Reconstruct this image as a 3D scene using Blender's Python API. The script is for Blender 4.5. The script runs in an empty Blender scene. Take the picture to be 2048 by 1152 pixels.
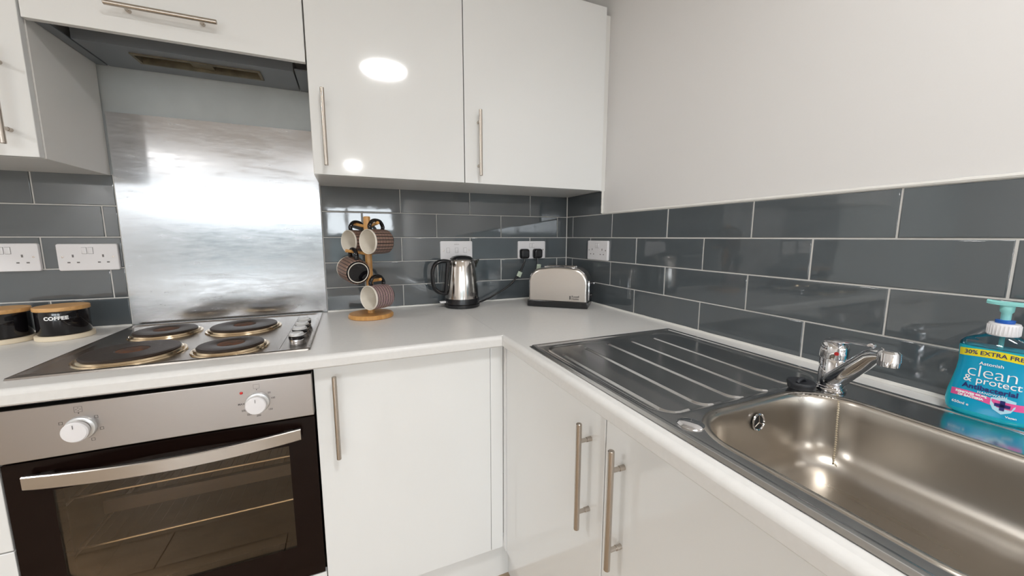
import bpy, bmesh, math, random
from mathutils import Vector, Matrix
R = math.radians
random.seed(7)
S = bpy.context.scene
COL = S.collection
# ------------------------------------------------------------------ camera
cam_d = bpy.data.cameras.new('camera'); cam = bpy.data.objects.new('camera', cam_d); COL.objects.link(cam)
cam_d.sensor_fit = 'HORIZONTAL'; cam_d.sensor_width = 36.0; cam_d.lens = 756.2855 / 2048 * 36.0; cam_d.clip_start = .02
rt = Vector((0.9190726811, -0.3940855038, 0.0014221576)); up = Vector((0.0513258151, 0.1232767383, 0.9910441496)); fw = Vector((0.3907314519, 0.9107686103, -0.1335270421))
cam.matrix_world = Matrix(((rt.x, up.x, -fw.x, -1.019185), (rt.y, up.y, -fw.y, -1.672954), (rt.z, up.z, -fw.z, 1.211255), (0, 0, 0, 1)))
S.camera = cam
# ------------------------------------------------------------------ world, exposure
w = bpy.data.worlds.new('sky'); S.world = w; w.use_nodes = True
bg = w.node_tree.nodes['Background']; bg.inputs[0].default_value = (.90, .95, 1.0, 1); bg.inputs[1].default_value = 11.0
S.view_settings.view_transform = 'Standard'; S.view_settings.look = 'None'; S.view_settings.gamma = 1
S.view_settings.use_curve_mapping = False; S.view_settings.exposure = 0.14
S.cycles.max_bounces = 12; S.cycles.diffuse_bounces = 6; S.cycles.glossy_bounces = 6; S.cycles.transmission_bounces = 8; S.cycles.transparent_max_bounces = 12
RX0, RX1, RY0, RY1, RZ = -4.3, .009, -7.0, .009, 2.4        # room
WINS = [(-4.15, -1.60, .02), (-1.47, -.09, .85)]; WZ1 = 2.12
def area(name, loc, rot, sx, sy, power, col, shape='RECTANGLE', portal=False):
    l = bpy.data.lights.new(name, 'AREA'); l.shape = shape; l.size = sx; l.size_y = sy; l.energy = power; l.color = col
    if portal: l.cycles.is_portal = True
    o = bpy.data.objects.new(name, l); COL.objects.link(o); o.location = loc; o.rotation_euler = rot; return o
for a, b, WZ0 in WINS:
    area('window_portal', ((a + b) / 2, RY0 - .01, (WZ0 + WZ1) / 2), (R(-90), 0, R(180)), b - a, WZ1 - WZ0, 1, (1, 1, 1), portal=True)
LAMPS = [(-.735, -1.84, .15, 14), (-.89, -5.74, .10, 32), (-3.6, -5.90, .12, 34), (-3.5, -1.2, .17, 24)]  # last lamp is added, unseen, kept out of the door reflections
for x, y, r, p in LAMPS:
    area('ceiling_lamp_light', (x, y, RZ - .052), (0, 0, 0), r * 1.9, r * 1.9, p, (1, 1, .99), 'DISK')
# ------------------------------------------------------------------ materials
def newmat(name):
    m = bpy.data.materials.new(name); m.use_nodes = True
    return m, m.node_tree.nodes, m.node_tree.links, m.node_tree.nodes['Principled BSDF']
def mat(name, col, rough=.5, metal=0, bump=0, bscale=50, stretch=(1, 1, 1), spec=None, var=0, vscale=8, col2=None, coat=0, aniso=0, bdist=.002, rvar=0):
    m, N, L, P = newmat(name)
    P.inputs['Base Color'].default_value = (*col, 1); P.inputs['Roughness'].default_value = rough; P.inputs['Metallic'].default_value = metal
    if spec is not None: P.inputs['Specular IOR Level'].default_value = spec
    if coat: P.inputs['Coat Weight'].default_value = coat; P.inputs['Coat Roughness'].default_value = .03
    if aniso: P.inputs['Anisotropic'].default_value = aniso
    tc = N.new('ShaderNodeTexCoord'); mp = N.new('ShaderNodeMapping'); mp.inputs['Scale'].default_value = stretch
    L.new(tc.outputs['Object'], mp.inputs[0])
    if bump:
        n = N.new('ShaderNodeTexNoise'); n.inputs['Scale'].default_value = bscale; n.inputs['Detail'].default_value = 3
        L.new(mp.outputs[0], n.inputs[0]); b = N.new('ShaderNodeBump'); b.inputs['Strength'].default_value = bump; b.inputs['Distance'].default_value = bdist
        L.new(n.outputs[0], b.inputs['Height']); L.new(b.outputs[0], P.inputs['Normal'])
    if var or rvar:
        n = N.new('ShaderNodeTexNoise'); n.inputs['Scale'].default_value = vscale; n.inputs['Detail'].default_value = 5
        L.new(mp.outputs[0], n.inputs[0])
        if var:
            mx = N.new('ShaderNodeMix'); mx.data_type = 'RGBA'
            c2 = col2 or tuple(c * (1 - var) for c in col)
            mx.inputs[6].default_value = (*col, 1); mx.inputs[7].default_value = (*c2, 1)
            rp = N.new('ShaderNodeValToRGB'); rp.color_ramp.elements[0].position = .35; rp.color_ramp.elements[1].position = .65
            L.new(n.outputs[0], rp.inputs[0]); L.new(rp.outputs[0], mx.inputs[0]); L.new(mx.outputs[2], P.inputs['Base Color'])
        if rvar:
            mr = N.new('ShaderNodeMapRange'); mr.inputs[1].default_value = .3; mr.inputs[2].default_value = .7
            mr.inputs[3].default_value = rough - rvar; mr.inputs[4].default_value = rough + rvar
            L.new(n.outputs[0], mr.inputs[0]); L.new(mr.outputs[0], P.inputs['Roughness'])
    return m
M = {}
M['paint'] = mat('wall paint', (.72, .71, .705), .6, bump=.05, bscale=220)
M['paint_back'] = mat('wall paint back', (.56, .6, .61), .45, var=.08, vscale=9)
M['ceil'] = mat('ceiling paint', (.8, .79, .77), .8)
M['gloss'] = mat('gloss white door', (.79, .80, .80), .07, bump=.02, bscale=260, bdist=.001, coat=.3)
M['carcass'] = mat('white melamine', (.76, .755, .735), .22)
M['trimdoor'] = mat('door edging', (.5, .49, .47), .4)
M['top'] = mat('worktop laminate', (.74, .735, .725), .32, bump=.03, bscale=900, bdist=.0002, var=.03, vscale=90)
M['tile'] = mat('grey glazed tile', (.088, .102, .112), .045, bump=.25, bscale=9, bdist=.0022, var=.1, vscale=4, coat=1)
M['grout'] = mat('light grout', (.6, .59, .57), .7, bump=.3, bscale=300)
M['caulk'] = mat('white silicone', (.75, .74, .71), .4, bump=.3, bscale=60)
M['sink'] = mat('sink steel', (.60, .60, .60), .19, 1, bump=.02, bscale=200, stretch=(1, .03, 1), bdist=.0006, rvar=.05, vscale=14)
M['bowl'] = mat('bowl steel', (.50, .465, .42), .29, 1, rvar=.05, vscale=6, bump=.03, bscale=300, stretch=(1, .05, 1), bdist=.0006)
M['chrome'] = mat('chrome', (.8, .8, .82), .04, 1)
M['nickel'] = mat('brushed nickel', (.52, .47, .42), .27, 1)
M['hob'] = mat('hob steel', (.36, .33, .305), .26, 1, bump=.03, bscale=250, stretch=(.05, 1, 1), bdist=.0006)
M['fascia'] = mat('oven fascia steel', (.40, .375, .36), .3, 1, bump=.04, bscale=300, stretch=(.03, 1, 1), bdist=.0006)
M['ohandle'] = mat('oven handle steel', (.55, .52, .49), .3, 1)
M['plate'] = mat('cast iron plate', (.05, .035, .028), .45, .4, bump=.25, bscale=200, var=.3, vscale=25)
M['rust'] = mat('rusty plate middle', (.16, .06, .025), .7, .1, var=.7, vscale=90, col2=(.06, .04, .03))
M['goldring'] = mat('heat tinted steel ring', (.6, .48, .33), .18, 1)
M['blackglass'] = mat('black oven glass', (.010, .005, .004), .05, spec=.15)
M['black'] = mat('black plastic', (.012, .012, .014), .22)
M['blackgap'] = mat('dark void', (.01, .009, .008), .7)
M['mattblack'] = mat('matt black rubber', (.018, .02, .025), .5)
M['glazeblack'] = mat('black ceramic glaze', (.006, .005, .006), .05)
M['whiteplastic'] = mat('white plastic', (.78, .77, .79), .25)
M['greyplastic'] = mat('socket shutter grey', (.16, .15, .15), .5)
M['silverplastic'] = mat('silver knob', (.72, .73, .74), .33, .5)
M['cream'] = mat('cream glaze', (.78, .73, .65), .15)
M['creamwood'] = mat('pale cork base', (.78, .68, .52), .5)
M['ktl'] = mat('kettle steel', (.66, .63, .6), .12, 1)
M['toast'] = mat('toaster steel', (.6, .57, .54), .27, 1, bump=.02, bscale=500, stretch=(1, 1, .03), bdist=.0005)
M['hood'] = mat('grey hood metal', (.22, .24, .265), .35, .3)
M['hoodfilter'] = mat('greasy hood tray', (.22, .19, .13), .5, .3, var=.4, vscale=30)
M['tray_brown'] = mat('tray floor', (.09, .065, .04), .5)  # plain dark brown base colour
M['text_w'] = mat('white print', (.9, .9, .9), .4)
M['text_d'] = mat('dark print', (.06, .055, .055), .5)
M['text_navy'] = mat('navy print', (.015, .02, .15), .4)
M['yellow'] = mat('yellow print', (.85, .72, .02), .35)
M['pink'] = mat('pink print', (.75, .1, .32), .35)
M['label'] = mat('blue film label', (.0, .33, .56), .2)
M['cross'] = mat('pale shield', (.45, .72, .85), .35)
M['red'] = mat('red lens', (.6, .01, .01), .2)
M['blue'] = mat('blue plastic', (.01, .1, .45), .25)
M['tag'] = mat('paper tag', (.62, .72, .58), .6, var=.5, vscale=300)
M['rack'] = mat('oven rack wire', (.75, .70, .62), .3, .6)
M['cavity'] = mat('oven enamel', (.19, .155, .11), .5, var=.3, vscale=10)
M['bead'] = mat('chain metal', (.72, .64, .50), .3, .6)
M['frame'] = mat('white window frame', (.8, .8, .8), .35)
M['skyline'] = mat('skyline backdrop grey', (.16, .18, .18), .9, var=.5, vscale=1.5)
M['grass'] = mat('pale paving', (.34, .34, .33), .9, var=.2, vscale=3)

def wood(name, c1, c2, rough, stretch, scale=6):
    m, N, L, P = newmat(name); P.inputs['Roughness'].default_value = rough
    tc = N.new('ShaderNodeTexCoord'); mp = N.new('ShaderNodeMapping'); mp.inputs['Scale'].default_value = stretch
    n = N.new('ShaderNodeTexNoise'); n.inputs['Scale'].default_value = scale; n.inputs['Detail'].default_value = 6; n.inputs['Distortion'].default_value = .6
    rp = N.new('ShaderNodeValToRGB'); rp.color_ramp.elements[0].color = (*c1, 1); rp.color_ramp.elements[1].color = (*c2, 1)
    rp.color_ramp.elements[0].position = .35; rp.color_ramp.elements[1].position = .68
    L.new(tc.outputs['Object'], mp.inputs[0]); L.new(mp.outputs[0], n.inputs[0]); L.new(n.outputs[0], rp.inputs[0]); L.new(rp.outputs[0], P.inputs['Base Color'])
    return m
M['floor'] = wood('oak laminate', (.38, .285, .19), (.50, .39, .28), .35, (1, 14, 1), 3)
M['bamboo'] = wood('bamboo', (.55, .27, .08), (.66, .36, .12), .35, (20, 20, 2), 5)
M['lid'] = wood('bamboo lid', (.55, .3, .11), (.66, .38, .15), .4, (3, 30, 30), 5)

def steel_splash():
    m, N, L, P = newmat('polished splashback steel'); P.inputs['Metallic'].default_value = 1
    P.inputs['Base Color'].default_value = (.44, .44, .45, 1); P.inputs['Anisotropic'].default_value = .8
    tc = N.new('ShaderNodeTexCoord'); mp = N.new('ShaderNodeMapping'); mp.inputs['Scale'].default_value = (1.6, 1, 9); mp.inputs['Rotation'].default_value = (0, R(62), 0)
    n = N.new('ShaderNodeTexNoise'); n.inputs['Scale'].default_value = 6; n.inputs['Detail'].default_value = 8; n.inputs['Roughness'].default_value = .7
    L.new(tc.outputs['Object'], mp.inputs[0]); L.new(mp.outputs[0], n.inputs[0])
    mr = N.new('ShaderNodeMapRange'); mr.inputs[1].default_value = .35; mr.inputs[2].default_value = .7; mr.inputs[3].default_value = .15; mr.inputs[4].default_value = .30
    L.new(n.outputs[0], mr.inputs[0]); L.new(mr.outputs[0], P.inputs['Roughness'])
    tg = N.new('ShaderNodeTangent'); tg.direction_type = 'RADIAL'; tg.axis = 'Z'; L.new(tg.outputs[0], P.inputs['Tangent'])
    # large soft dents of the thin sheet
    n2 = N.new('ShaderNodeTexNoise'); n2.inputs['Scale'].default_value = 1; n2.inputs['Detail'].default_value = 1
    mp2 = N.new('ShaderNodeMapping'); mp2.inputs['Scale'].default_value = (1.2, 1, 4); L.new(tc.outputs['Object'], mp2.inputs[0]); L.new(mp2.outputs[0], n2.inputs[0])
    b = N.new('ShaderNodeBump'); b.inputs['Strength'].default_value = .15; b.inputs['Distance'].default_value = .006
    L.new(n2.outputs[0], b.inputs['Height']); L.new(b.outputs[0], P.inputs['Normal'])
    return m
M['splash'] = steel_splash()

def tinted(name, tint, gloss=.02, ior=1.5):
    m = bpy.data.materials.new(name); m.use_nodes = True; N = m.node_tree.nodes; L = m.node_tree.links; N.clear()
    o = N.new('ShaderNodeOutputMaterial'); t = N.new('ShaderNodeBsdfTransparent'); t.inputs[0].default_value = (*tint, 1)
    g = N.new('ShaderNodeBsdfGlossy'); g.inputs['Roughness'].default_value = gloss
    f = N.new('ShaderNodeFresnel'); f.inputs[0].default_value = ior; mx = N.new('ShaderNodeMixShader')
    L.new(f.outputs[0], mx.inputs[0]); L.new(t.outputs[0], mx.inputs[1]); L.new(g.outputs[0], mx.inputs[2]); L.new(mx.outputs[0], o.inputs[0])
    return m
M['ovenglass'] = tinted('tinted oven window', (.78, .70, .60), .02, 1.5)
M['pane'] = tinted('clear pane', (.97, .98, .98))
M['clear'] = tinted('clear bottle plastic', (.80, .90, .95), .05)

def liquid():
    m, N, L, P = newmat('blue liquid plastic'); P.inputs['Base Color'].default_value = (.02, .72, .90, 1)
    P.inputs['Roughness'].default_value = .04; P.inputs['Transmission Weight'].default_value = .45; P.inputs['IOR'].default_value = 1.35
    return m
M['liquid'] = liquid()
def pump():
    m, N, L, P = newmat('aqua pump plastic'); P.inputs['Base Color'].default_value = (.35, .82, .80, 1); P.inputs['Roughness'].default_value = .3
    P.inputs['Transmission Weight'].default_value = .25; return m
M['pump'] = pump()

def mugpat(name, kind):
    m, N, L, P = newmat(name); P.inputs['Roughness'].default_value = .35
    uv = N.new('ShaderNodeTexCoord'); mp = N.new('ShaderNodeMapping'); mp.inputs['Scale'].default_value = (1, 1, 1)
    L.new(uv.outputs['UV'], mp.inputs[0])
    br = N.new('ShaderNodeTexBrick'); br.offset = 0.0 if kind == 'grid' else .5
    br.inputs['Scale'].default_value = 1; br.inputs['Mortar Size'].default_value = {'grid': .0055, 'stripe': .0045, 'zig': .012}[kind]; br.inputs['Mortar Smooth'].default_value = 0
    if kind == 'grid': br.inputs['Brick Width'].default_value = 1 / 22; br.inputs['Row Height'].default_value = .14
    elif kind == 'stripe': br.inputs['Brick Width'].default_value = 1 / 24; br.inputs['Row Height'].default_value = 2.
    else: br.inputs['Brick Width'].default_value = 10; br.inputs['Row Height'].default_value = .12
    br.inputs['Mortar'].default_value = (.012, .01, .012, 1)
    n = N.new('ShaderNodeTexNoise'); n.inputs['Scale'].default_value = 38; n.inputs['Detail'].default_value = 2
    rp = N.new('ShaderNodeValToRGB'); e = rp.color_ramp.elements
    if kind == 'zig': cs = [(0, (.03, .02, .03)), (.42, (.22, .16, .12)), (.5, (.45, .36, .28)), (.58, (.35, .08, .30)), (.66, (.2, .3, .1))]
    else: cs = [(0, (.04, .02, .02)), (.4, (.16, .10, .07)), (.5, (.30, .22, .16)), (.58, (.22, .10, .09)), (.7, (.3, .17, .2))]
    e[0].position, e[0].color = cs[0][0], (*cs[0][1], 1); e[1].position, e[1].color = cs[1][0], (*cs[1][1], 1)
    for p, c in cs[2:]: q = e.new(p); q.color = (*c, 1)
    mp2 = N.new('ShaderNodeMapping'); mp2.inputs['Scale'].default_value = (3, 1.2, 1); L.new(uv.outputs['UV'], mp2.inputs[0])
    L.new(mp2.outputs[0], n.inputs[0]); L.new(n.outputs[0], rp.inputs[0]); L.new(mp.outputs[0], br.inputs[0])
    L.new(rp.outputs[0], br.inputs['Color1']); L.new(rp.outputs[0], br.inputs['Color2']); L.new(br.outputs[0], P.inputs['Base Color'])
    return m
M['mug_grid'] = mugpat('mug grid pattern', 'grid'); M['mug_stripe'] = mugpat('mug stripe pattern', 'stripe'); M['mug_zig'] = mugpat('mug zigzag pattern', 'zig')

# ------------------------------------------------------------------ helpers
def wm(o):
    m = Matrix.Identity(4)
    while o: m = o.matrix_basis @ m; o = o.parent
    return m
def obj(name, bm, m, parent=None, world=True, smooth=False):
    """link bm as one mesh; world=True: bm is in world coordinates"""
    if world and parent: bm.transform(wm(parent).inverted())
    me = bpy.data.meshes.new(name)
    bmesh.ops.recalc_face_normals(bm, faces=bm.faces[:])
    if smooth:
        for f in bm.faces: f.smooth = True
        for e in bm.edges:
            if len(e.link_faces) == 2 and e.calc_face_angle(0) > R(35): e.smooth = False
        for f in bm.faces:                                   # large flat faces stay truly flat beside their bevels
            if f.calc_area() > 3e-4 and max(abs(c) for c in f.normal) > .99995:
                f.smooth = False
                for e in f.edges: e.smooth = False
    bm.to_mesh(me); bm.free()
    me.materials.append(M[m] if isinstance(m, str) else m)
    o = bpy.data.objects.new(name, me); COL.objects.link(o); o.parent = parent
    return o
def tag(o, label=None, cat=None, group=None, kind=None):
    if label: o['label'] = label
    if cat: o['category'] = cat
    if group: o['group'] = group
    if kind: o['kind'] = kind
    return o
def thing(name, label, cat, loc=(0, 0, 0), rz=0, group=None):
    o = bpy.data.objects.new(name, None); COL.objects.link(o); o.empty_display_size = .05
    o.location = loc; o.rotation_euler = (0, 0, rz); return tag(o, label, cat, group)
def BM(): return bmesh.new()
def box(bm, x0, x1, y0, y1, z0, z1, bev=0, seg=2):
    x0, x1 = sorted((x0, x1)); y0, y1 = sorted((y0, y1)); z0, z1 = sorted((z0, z1))
    vs = [bm.verts.new((x, y, z)) for x in (x0, x1) for y in (y0, y1) for z in (z0, z1)]
    fs = [bm.faces.new([vs[i] for i in q]) for q in ((0, 1, 3, 2), (4, 6, 7, 5), (0, 4, 5, 1), (2, 3, 7, 6), (0, 2, 6, 4), (1, 5, 7, 3))]
    if bev:
        es = list({e for f in fs for e in f.edges})
        bmesh.ops.bevel(bm, geom=es, offset=bev, segments=seg, affect='EDGES', profile=.5)
    return bm
def bx(*a, **k): return box(BM(), *a, **k)
def lathe(bm, prof, n=40, mtx=None, uv=False, close=False):
    """prof list of (r,z); revolve about z"""
    rings = []; T = mtx or Matrix.Identity(4)
    for r, z in prof:
        if r < 1e-6: rings.append([bm.verts.new(T @ Vector((0, 0, z)))])
        else: rings.append([bm.verts.new(T @ Vector((r * math.cos(2 * math.pi * i / n), r * math.sin(2 * math.pi * i / n), z))) for i in range(n)])
    lay = bm.loops.layers.uv.verify() if uv else None
    L = len(prof)
    for k in range(L - 1):
        a, b = rings[k], rings[k + 1]
        for i in range(n):
            j = (i + 1) % n
            q = [a[i % len(a)], a[j % len(a)], b[j % len(b)], b[i % len(b)]]
            u = [(i / n, k / (L - 1)), ((i + 1) / n, k / (L - 1)), ((i + 1) / n, (k + 1) / (L - 1)), (i / n, (k + 1) / (L - 1))]
            qq, uu = [], []
            for v, c in zip(q, u):
                if v not in qq: qq.append(v); uu.append(c)
            if len(qq) < 3: continue
            f = bm.faces.new(qq)
            if uv:
                for lp, c in zip(f.loops, uu): lp[lay].uv = c
    return bm
def ring_loft(bm, rings, closed=True, cap0=False, cap1=False):
    R_ = [[bm.verts.new(p) for p in r] for r in rings]; n = len(R_[0])
    for a, b in zip(R_[:-1], R_[1:]):
        for i in range(n if closed else n - 1):
            j = (i + 1) % n; bm.faces.new((a[i], a[j], b[j], b[i]))
    if cap0: bm.faces.new(R_[0][::-1])
    if cap1: bm.faces.new(R_[-1])
    return bm
def smoothpts(pts, k=6):
    P = [Vector(p) for p in pts]; out = []
    for i in range(len(P) - 1):
        p0 = P[max(i - 1, 0)]; p1 = P[i]; p2 = P[i + 1]; p3 = P[min(i + 2, len(P) - 1)]
        for s in range(k):
            t = s / k; out.append(.5 * ((2 * p1) + (p2 - p0) * t + (2 * p0 - 5 * p1 + 4 * p2 - p3) * t * t + (3 * p1 - p0 - 3 * p2 + p3) * t ** 3))
    out.append(P[-1]); return out
def tube(bm, pts, r, n=10, sx=1, cap=True):
    P = [Vector(p) for p in pts]; rr = r if isinstance(r, (list, tuple)) else [r] * len(P)
    t0 = (P[1] - P[0]).normalized(); ref = Vector((0, 0, 1)) if abs(t0.z) < .9 else Vector((1, 0, 0))
    u = t0.cross(ref).normalized(); rings = []
    for i, p in enumerate(P):
        t = (P[min(i + 1, len(P) - 1)] - P[max(i - 1, 0)]).normalized()
        u = (u - t * u.dot(t)).normalized(); v = t.cross(u)
        rings.append([p + (u * math.cos(a) * sx + v * math.sin(a)) * rr[i] for a in [2 * math.pi * k / n for k in range(n)]])
    return ring_loft(bm, rings, True, cap, cap)
def cyl(bm, p0, p1, r, n=24, r2=None, bev=0):
    p0, p1 = Vector(p0), Vector(p1); d = (p1 - p0)
    if bev:
        u = d.normalized() * bev; r2 = r2 or r
        return tube(bm, [p0, p0 + u * .01, p0 + u, p1 - u, p1 - u * .01, p1], [r - bev, r - bev * .9, r, r2, r2 - bev * .9, r2 - bev], n)
    return tube(bm, [p0, p1], [r, r2 if r2 is not None else r], n)
def text_bm(s, size, mtx, extrude=.0002, align='CENTER', bold=0, spacing=1, warp=None):
    c = bpy.data.curves.new('t', 'FONT'); c.body = s; c.size = size; c.extrude = extrude; c.align_x = align; c.align_y = 'CENTER'; c.offset = bold; c.space_character = spacing
    c.resolution_u = 3
    o = bpy.data.objects.new('t', c); COL.objects.link(o)
    bpy.context.view_layer.update()
    me = bpy.data.meshes.new_from_object(o.evaluated_get(bpy.context.evaluated_depsgraph_get()))
    bpy.data.objects.remove(o); bpy.data.curves.remove(c)
    bm = BM(); bm.from_mesh(me); bpy.data.meshes.remove(me)
    if warp:
        for v in bm.verts: v.co = warp(v.co)
    else: bm.transform(mtx)
    return bm
def merge(a, b):
    me = bpy.data.meshes.new('x'); b.to_mesh(me); b.free(); a.from_mesh(me); bpy.data.meshes.remove(me); return a
def frame(o, x, y):
    """matrix with given origin, local x and local y directions"""
    x = Vector(x).normalized(); y = Vector(y).normalized(); z = x.cross(y)
    return Matrix(((x.x, y.x, z.x, o[0]), (x.y, y.y, z.y, o[1]), (x.z, y.z, z.z, o[2]), (0, 0, 0, 1)))
def struct(name, bm, m, parent=None):
    o = obj(name, bm, m, parent)
    if parent is None: o['kind'] = 'structure'
    return o

# ------------------------------------------------------------------ room shell
T = .12
WT = .91                                                       # worktop height
wall_back = struct('wall_back', bx(RX0 - T, RX1 + T, RY1, RY1 + T, 0, RZ), 'paint_back')
wall_right = struct('wall_right', bx(RX1, RX1 + T, RY0 - T, RY1, 0, RZ), 'paint')
wall_left = struct('wall_left', bx(RX0 - T, RX0, RY0 - T, RY1, 0, RZ), 'paint')
b = BM()
xs = [RX0 - T] + [v for q in WINS for v in q[:2]] + [RX1 + T]
for i in range(0, len(xs), 2): box(b, xs[i], xs[i + 1], RY0 - T, RY0, 0, RZ)
for a, c, WZ0 in WINS: box(b, a, c, RY0 - T, RY0, 0, WZ0); box(b, a, c, RY0 - T, RY0, WZ1, RZ)
wall_front = struct('wall_front', b, 'paint')
ceiling = struct('ceiling', bx(RX0 - T, RX1 + T, RY0 - T, RY1 + T, RZ, RZ + .1), 'ceil')
floor = struct('floor', bx(RX0 - T, RX1 + T, RY0 - T, RY1 + T, -.1, -.012), 'blackgap')
for i, (a, c, WZ0) in enumerate(WINS):
    fr = BM(); f = .06; mid = (a + c) / 2 if i == 0 else -1.05
    for q in ((a, c, WZ0, WZ0 + f), (a, c, WZ1 - f, WZ1)): box(fr, q[0], q[1], RY0 - .09, RY0 - .03, q[2], q[3])
    for x in (a, mid - f / 2, c - f): box(fr, x, x + f, RY0 - .09, RY0 - .03, WZ0 + f, WZ1 - f)
    wn = struct('window_%d' % (i + 1), fr, 'frame')
    mid = (a + c) / 2 if i == 0 else -1.05
    for x0, x1 in ((a + f, mid - f / 2), (mid + f / 2, c - f)): obj('pane', bx(x0, x1, RY0 - .065, RY0 - .06, WZ0 + f, WZ1 - f), 'pane', wn)
    obj('window_sill', bx(a - .04, c + .04, RY0 - .03, RY0 + .1, WZ0 - .03, WZ0, bev=.004), 'frame', wn)
struct('skyline_backdrop', bx(-30, 30, -20.3, -20, -.4, 2.35), 'skyline')  # added unseen block standing for darker outdoors, cuts the sky in reflections
tag(struct('ground', bx(-30, 30, -40, RY0 - T - .02, -.4, -.3), 'grass'), kind='structure')
# oak planks
pw, pl = .192, 1.285
random.seed(3); k = 0; y = RY1
meshes = {}
while y > RY0:
    y1 = max(y - pw, RY0); x = RX0 - (k * .43 % pl)
    while x < RX1:
        a, c = max(x, RX0), min(x + pl, RX1)
        if c - a > .02:
            key = (round(c - a, 3), round(y - y1, 3))
            if key not in meshes:
                o = obj('plank', bx(.0012, key[0] - .0012, -key[1] + .0012, -.0012, -.012, 0, bev=.0015, seg=1), 'floor', floor, world=False); meshes[key] = o.data
            else:
                o = bpy.data.objects.new('plank', meshes[key]); COL.objects.link(o); o.parent = floor
            o.location = (a, y, 0)
        x += pl
    y = y1; k += 1

# ------------------------------------------------------------------ tiles
ZJ = [.905, 1.007, 1.108, 1.209, 1.310, 1.4105]; P_ = .3033; G = .0016
tile_cache = {}
def tile(parent, u0, u1, z0, z1, axis):
    L_, H_ = round(u1 - u0 - 2 * G, 4), round(z1 - z0 - 2 * G, 4)
    key = (L_, H_, axis)
    bm = None
    if key not in tile_cache:
        bm = BM()
        if axis == 'x': box(bm, 0, L_, 0, .008, 0, H_)
        else: box(bm, 0, .008, 0, L_, 0, H_)
        front = [e for e in bm.edges if all((v.co.y if axis == 'x' else v.co.x) < 1e-6 for v in e.verts)]
        bmesh.ops.bevel(bm, geom=front, offset=.0022, segments=3, affect='EDGES', profile=.5)
        o = obj('tile', bm, 'tile', parent, world=False, smooth=True); tile_cache[key] = o.data
    else:
        o = bpy.data.objects.new('tile', tile_cache[key]); COL.objects.link(o); o.parent = parent
    # tiny setting-out unevenness
    dz = random.uniform(-R(.25), R(.25)); dx = random.uniform(-R(.25), R(.25))
    lean = -R(1.15) if parent is wall_back and u0 > -1.3 else 0   # this stretch of tiling leans back a touch
    if axis == 'x': o.location = (u0 + G, -.0012 if lean else 0, z0 + G); o.rotation_euler = (dx + lean, 0, dz * .5)
    else: o.location = (0, u0 + G, z0 + G); o.rotation_euler = (0, dx, dz * .4)
def row(parent, lo, hi, phase, r, axis, top=None):
    z0, z1 = ZJ[r], top or ZJ[r + 1]
    js = sorted([-(phase + n * P_) for n in range(-12, 20)]); js = [j for j in js if lo + .004 < j < hi - .004]
    e = [lo] + js + [hi]
    for a, c in zip(e[:-1], e[1:]): tile(parent, a, c, z0, z1, axis)
random.seed(11)
XL = -2.36
for r in range(5):
    odd = r % 2 == 0
    row(wall_back, -1.111, 0, .2057 if odd else .0544, r, 'x')
    row(wall_back, XL, -1.712, 1.9038 if odd else 1.7497, r, 'x')
    if r < 4: row(wall_right, -2.25, -.001, .5125 if odd else .0564, r, 'y')
tile(wall_right, -.289, -.001, ZJ[4], ZJ[5], 'y')
obj('grout', bx(-1.112, .002, .0022, .0088, .9, 1.411), 'grout', wall_back); obj('grout', bx(XL, -1.711, .0016, .0088, .9, 1.411), 'grout', wall_back)
obj('grout', bx(.0016, .0088, -2.25, .0, .9, 1.310), 'grout', wall_right); obj('grout', bx(.0016, .0088, -.291, .0, 1.3102, 1.411), 'grout', wall_right)
# silicone beads
def bead(name, pts, r, parent):
    pp = smoothpts(pts, 14); random.seed(len(pts) * 7)
    return obj(name, tube(BM(), pp, [r * random.uniform(.9, 1.1) for _ in pp], 8), 'caulk', parent, smooth=True)
bead('sealant', [(-.003, -.292, 1.409), (-.003, -.292, 1.36), (-.003, -.292, 1.314)], .0045, wall_right)
bead('sealant', [(-.002 + .004, y_, 1.3135) for y_ in (-.292, -.6, -.9, -1.2, -1.5, -1.8, -2.25)], .0048, wall_right)
bead('sealant', [(-.002, y_, .911) for y_ in (-.002, -.4, -.8, -1.2, -1.6, -1.9, -2.25)], .006, wall_right)
bead('sealant', [(x_, -.002, .911) for x_ in (-1.11, -.9, -.6, -.3, -.003)], .005, wall_back)
bead('sealant', [(x_, -.002, .911) for x_ in (XL, -2.1, -1.9, -1.712)], .005, wall_back)
bead('sealant', [(-.0005, -.0005, z_) for z_ in (.912, 1.1, 1.3, 1.406)], .0022, wall_back)

# ------------------------------------------------------------------ worktops
def front_profile(bm, axis, a, c, back, front, top, bot, r=.012):
    """slab with rounded front edge along axis"""
    pr = [(back, bot), (front + .004, bot), (front, bot + .004)] + [(front + r - r * math.cos(t), top - r + r * math.sin(t)) for t in [R(q) for q in (0, 15, 30, 45, 60, 75, 90)]] + [(back, top)]
    ends = []
    for e in (a, c):
        ends.append([(e, p[0], p[1]) if axis == 'x' else (p[0], e, p[1]) for p in pr])
    return ring_loft(bm, ends, True, True, True)
TB = .875
b = front_profile(BM(), 'x', XL, -.6006, -.0005, -.621, WT, TB)
tag(obj('worktop', b, 'top', smooth=True), 'pale grey laminate worktop run carrying the hob and kettle', 'worktop')
SY0, SY1 = -.757, -1.712; SX0, SX1 = -.574, -.066     # sink outline
BX0, BX1, BY0, BY1 = -.532, -.180, -1.242, -1.625    # bowl rim
b = BM()
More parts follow.
